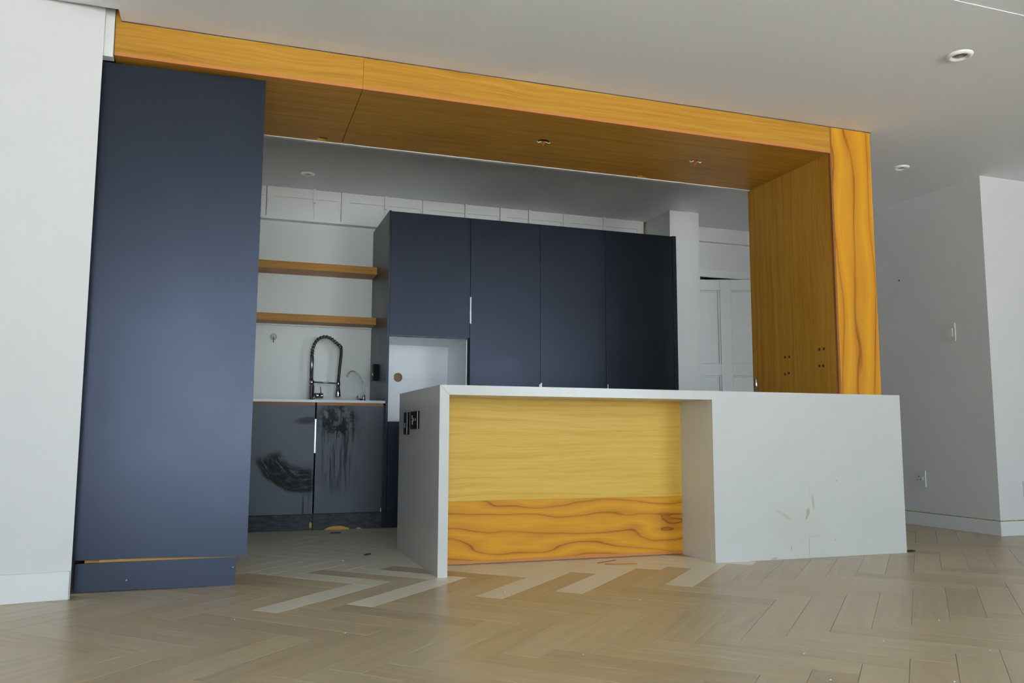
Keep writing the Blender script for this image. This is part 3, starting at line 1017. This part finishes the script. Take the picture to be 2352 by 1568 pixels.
# ------------------------------------------------------------------ shelves, hook
for lab, z0, z1 in (('upper oak floating shelf on the white kitchen wall', 1.905, 1.962), ('lower oak floating shelf above the sink taps', 1.507, 1.562)):
    t = thing('floating_shelf', lab, 'shelf', (-0.7, 2.65, z0), 'oak floating shelves')
    box('board', -1.55, XA - .0005, 2.537, YB, z0, z1, M_SHELF, t, 0.0012)
    if z0 < 1.6:
        box('light_strip', -1.55, XA - .001, 2.735, YB, z0 - .010, z0, M_TRIM, t)
t = thing('suction_hook', 'small clear suction hook on the kitchen wall under the shelf', 'hook', (-0.644, YB, 1.36))
lathe('cup', (-0.644, YB, 1.409), [(0.026, 0), (0.024, -0.004), (0.010, -0.009), (0.0, -0.010)], M_CLEAR, t, 'y')
tube('hook', smooth_pts([(-0.644, YB - .010, 1.405), (-0.643, YB - .013, 1.385), (-0.643, YB - .014, 1.368), (-0.643, YB - .022, 1.362), (-0.643, YB - .026, 1.372)], 4), 0.0028, M_STEEL, t, 8)

# ------------------------------------------------------------------ high white cupboards
def cupboard(label, x0, x1, bar):
    t = thing('wall_cupboard', label, 'cupboard', ((x0 + x1) / 2, 2.74, 2.346), 'white cupboards above the ledge')
    yf = 2.705
    z0, z1 = 2.347, ZK - .002
    box('carcass', x0 + .001, x1 - .001, yf + .02, YB - .001, z0, z1, M_CUP, t)
    for (a0, a1, ml, mr) in ((x0 + .003, bar - .001, .062, .006), (bar + .001, x1 - .003, .010, .014)):
        dr = bmesh.new()
        zt, zb = z1 - .076, z0 + .068
        # shaker leaf: frame in front, recessed field
        bm_box(dr, a0, a0 + ml, yf, yf + .018, z0, z1)
        bm_box(dr, a1 - mr, a1, yf, yf + .018, z0, z1)
        bm_box(dr, a0 + ml, a1 - mr, yf, yf + .018, z0, zb)
        bm_box(dr, a0 + ml, a1 - mr, yf, yf + .018, zt, z1)
        dl = obj('door', dr, M_CUP, t)
        box('field', a0 + ml, a1 - mr, yf + .012, yf + .017, zb, zt, M_CUP, dl)
    box('bar_pull', bar - .009, bar + .009, yf - .024, yf, 2.475, z1, M_CUP, t, 0.001)
    return t
XB5 = [(-1.40, -0.736, -1.05), (-0.736, -0.162, -0.372), (-0.162, 0.501, 0.194), (0.501, 1.174, 0.870), (1.174, 1.756, 1.439), (1.756, 2.499, 2.143)]
labs = ['white cupboard at the far end of the high row behind the tall black cabinet',
        'white high cupboard over the oak shelves, away from the oven housing',
        'white high cupboard over the oven housing edge',
        'white high cupboard above the oven housing door',
        'white high cupboard above the middle tall black units',
        'white high cupboard next to the white pillar']
for (x0, x1, b), lab in zip(XB5, labs):
    c = cupboard(lab, x0, x1, b)
box('filler_strip', 2.500, 2.543, 2.707, YB - .001, 2.347, ZK - .002, M_CUP, c)
prism('broken_filler', [(2.543, 2.47), (2.552, 2.44), (2.556, 2.52), (2.566, ZK - .003), (2.543, ZK - .003)], 'y', 2.712, 2.72, M_EDGED, c)

# ------------------------------------------------------------------ ceiling lights
def downlight(label, x, y, z, rad, lamp):
    t = thing('downlight', label, 'light', (x, y, z - .006), 'recessed ceiling downlights')
    bm = bmesh.new()
    bm_lathe(bm, (x, y, z), [(rad * .56, -0.001), (rad * .66, -0.012), (rad * .80, -0.013), (rad * .97, -0.006), (rad, 0.001)])
    obj('bezel', bm, M_BEZEL, t)
    lathe('reflector', (x, y, z), [(0.0, -0.0012), (rad * .58, -0.0012), (rad * .58, 0.001)], M_STEEL, t)
    lathe('lamp', (x + .004, y + .010, z), [(0.0, -0.004), (rad * .34, -0.004), (rad * .40, -0.001)], M_STEEL, t)
downlight('white recessed downlight in the kitchen ceiling', -0.46, 2.30, ZK, 0.052, 0)
downlight('white recessed downlight set in front of the beam near the ceiling step', 2.304, -0.951, ZC, 0.060, 1)
downlight('white recessed downlight between the column and the right wall', 3.324, 0.473, ZC, 0.052, 1)

# ------------------------------------------------------------------ switch and sockets on the right wall
t = thing('light_switch', 'white square light switch plate on the wall right of the column', 'switch', (XW - .004, 0.768, 1.343))
box('plate', XW - .008, XW, 0.708, 0.828, 1.343, 1.473, M_PLASTIC, t, 0.0015)
box('rocker', XW - .012, XW - .008, 0.728, 0.762, 1.375, 1.435, M_TRIM, t, 0.001)
box('rocker', XW - .010, XW - .008, 0.764, 0.800, 1.375, 1.435, M_PLASTIC, t, 0.001)
t = thing('wall_socket', 'white socket outlet low on the wall right of the island', 'socket', (XW - .004, 1.10, 0.287))
box('plate', XW - .008, XW, 1.045, 1.155, 0.289, 0.406, M_PLASTIC, t, 0.0015)
for yy, zz, r_ in ((1.105, 0.362, 0.0055), (1.118, 0.337, 0.004), (1.092, 0.337, 0.004)):
    lathe('pin_hole_shade', (XW - .0086, yy, zz), [(0.0, 0), (r_, 0), (r_, 0.001)], M_PLUG_SHADE, t, 'x', 10)  # flat dark discs paint in the shade inside the pin holes
box('rocker', XW - .012, XW - .008, 1.064, 1.078, 0.335, 0.362, M_TRIM, t, 0.001)
t = thing('wall_socket', 'white socket plate on the wall facing the room past the corner', 'socket', (4.25, YW - .004, 0.256))
box('plate', 4.196, 4.31, YW - .008, YW, 0.256, 0.359, M_PLASTIC, t, 0.0015)
box('rocker', 4.27, 4.29, YW - .011, YW - .008, 0.29, 0.325, M_TRIM, t, 0.001)
t = thing('wall_plug', 'tiny dark screw hole in the wall right of the column', 'screw', (XW, 1.212, 1.868))
lathe('plug', (XW - .002, 1.212, 1.872), [(0.0, 0), (0.006, 0), (0.006, 0.003)], M_PLUG_SHADE, t, 'x', 8)

# ------------------------------------------------------------------ scraps on the floor
def scrap(name, label, cat, poly, z, mat, group=None):
    bm = bmesh.new()
    bm_prism(bm, poly, 'z', 0.0, z)
    return tag(obj(name, bm, mat), label, cat, group)
def stick(p, q, w):
    p, q = Vector(p), Vector(q)
    n = (q - p).normalized().orthogonal() * w
    return [tuple(p - n), tuple(q - n * .6), tuple(q + n * .4), tuple(p + n)]
scrap('wood_splinter', 'thin orange splinter lying nearest the oak island back', 'splinter', stick((0.90, 0.175), (1.03, 0.235), .004), .004, M_TWIG, 'splinters on the pale floor')
scrap('wood_splinter', 'longer orange splinter lying before the island on pale boards', 'splinter', stick((0.915, 0.125), (1.08, 0.085), .004), .004, M_TWIG, 'splinters on the pale floor')
scrap('floor_scrap', 'small black curled scrap on the kitchen floor', 'scrap', [(-0.215, 0.815), (-0.195, 0.850), (-0.170, 0.852), (-0.178, 0.838), (-0.190, 0.836), (-0.198, 0.812)], .006, M_CRUMB)
scrap('floor_scrap', 'flat black scrap in front of the damaged kitchen plinth', 'scrap', [(-0.275, 1.90), (-0.20, 1.905), (-0.205, 1.925), (-0.262, 1.92)], .005, M_CRUMB)
scrap('floor_wedge', 'small black wedge by the end of the white island block', 'wedge', [(2.775, 0.018), (2.845, 0.030), (2.842, 0.052), (2.780, 0.045)], .006, M_CRUMB)
rr = random.Random(3)
chips = [(-0.71, -0.20), (-0.35, 0.66), (-0.20, 0.56), (-0.09, 0.47), (0.66, -0.75), (0.19, -0.42), (-0.02, -0.06), (1.33, -1.80), (1.10, -1.60), (0.75, -1.65), (0.95, -2.02), (-0.55, -0.95), (-0.9, -0.62), (0.10, -1.45), (1.52, -1.42), (0.64, -1.90)]
for cx, cy2 in chips:
    s_ = rr.uniform(.0018, .0036)
    a_ = rr.uniform(0, 6.28)
    pts = [(cx + s_ * math.cos(a_ + k * 1.57) * rr.uniform(.5, 1.2), cy2 + s_ * math.sin(a_ + k * 1.57) * rr.uniform(.5, 1.2)) for k in range(4)]
    scrap('paint_chip', 'tiny white paint chip lying on the floor boards', 'chip', pts, .002, M_CRUMBW, 'white chips on the floor')
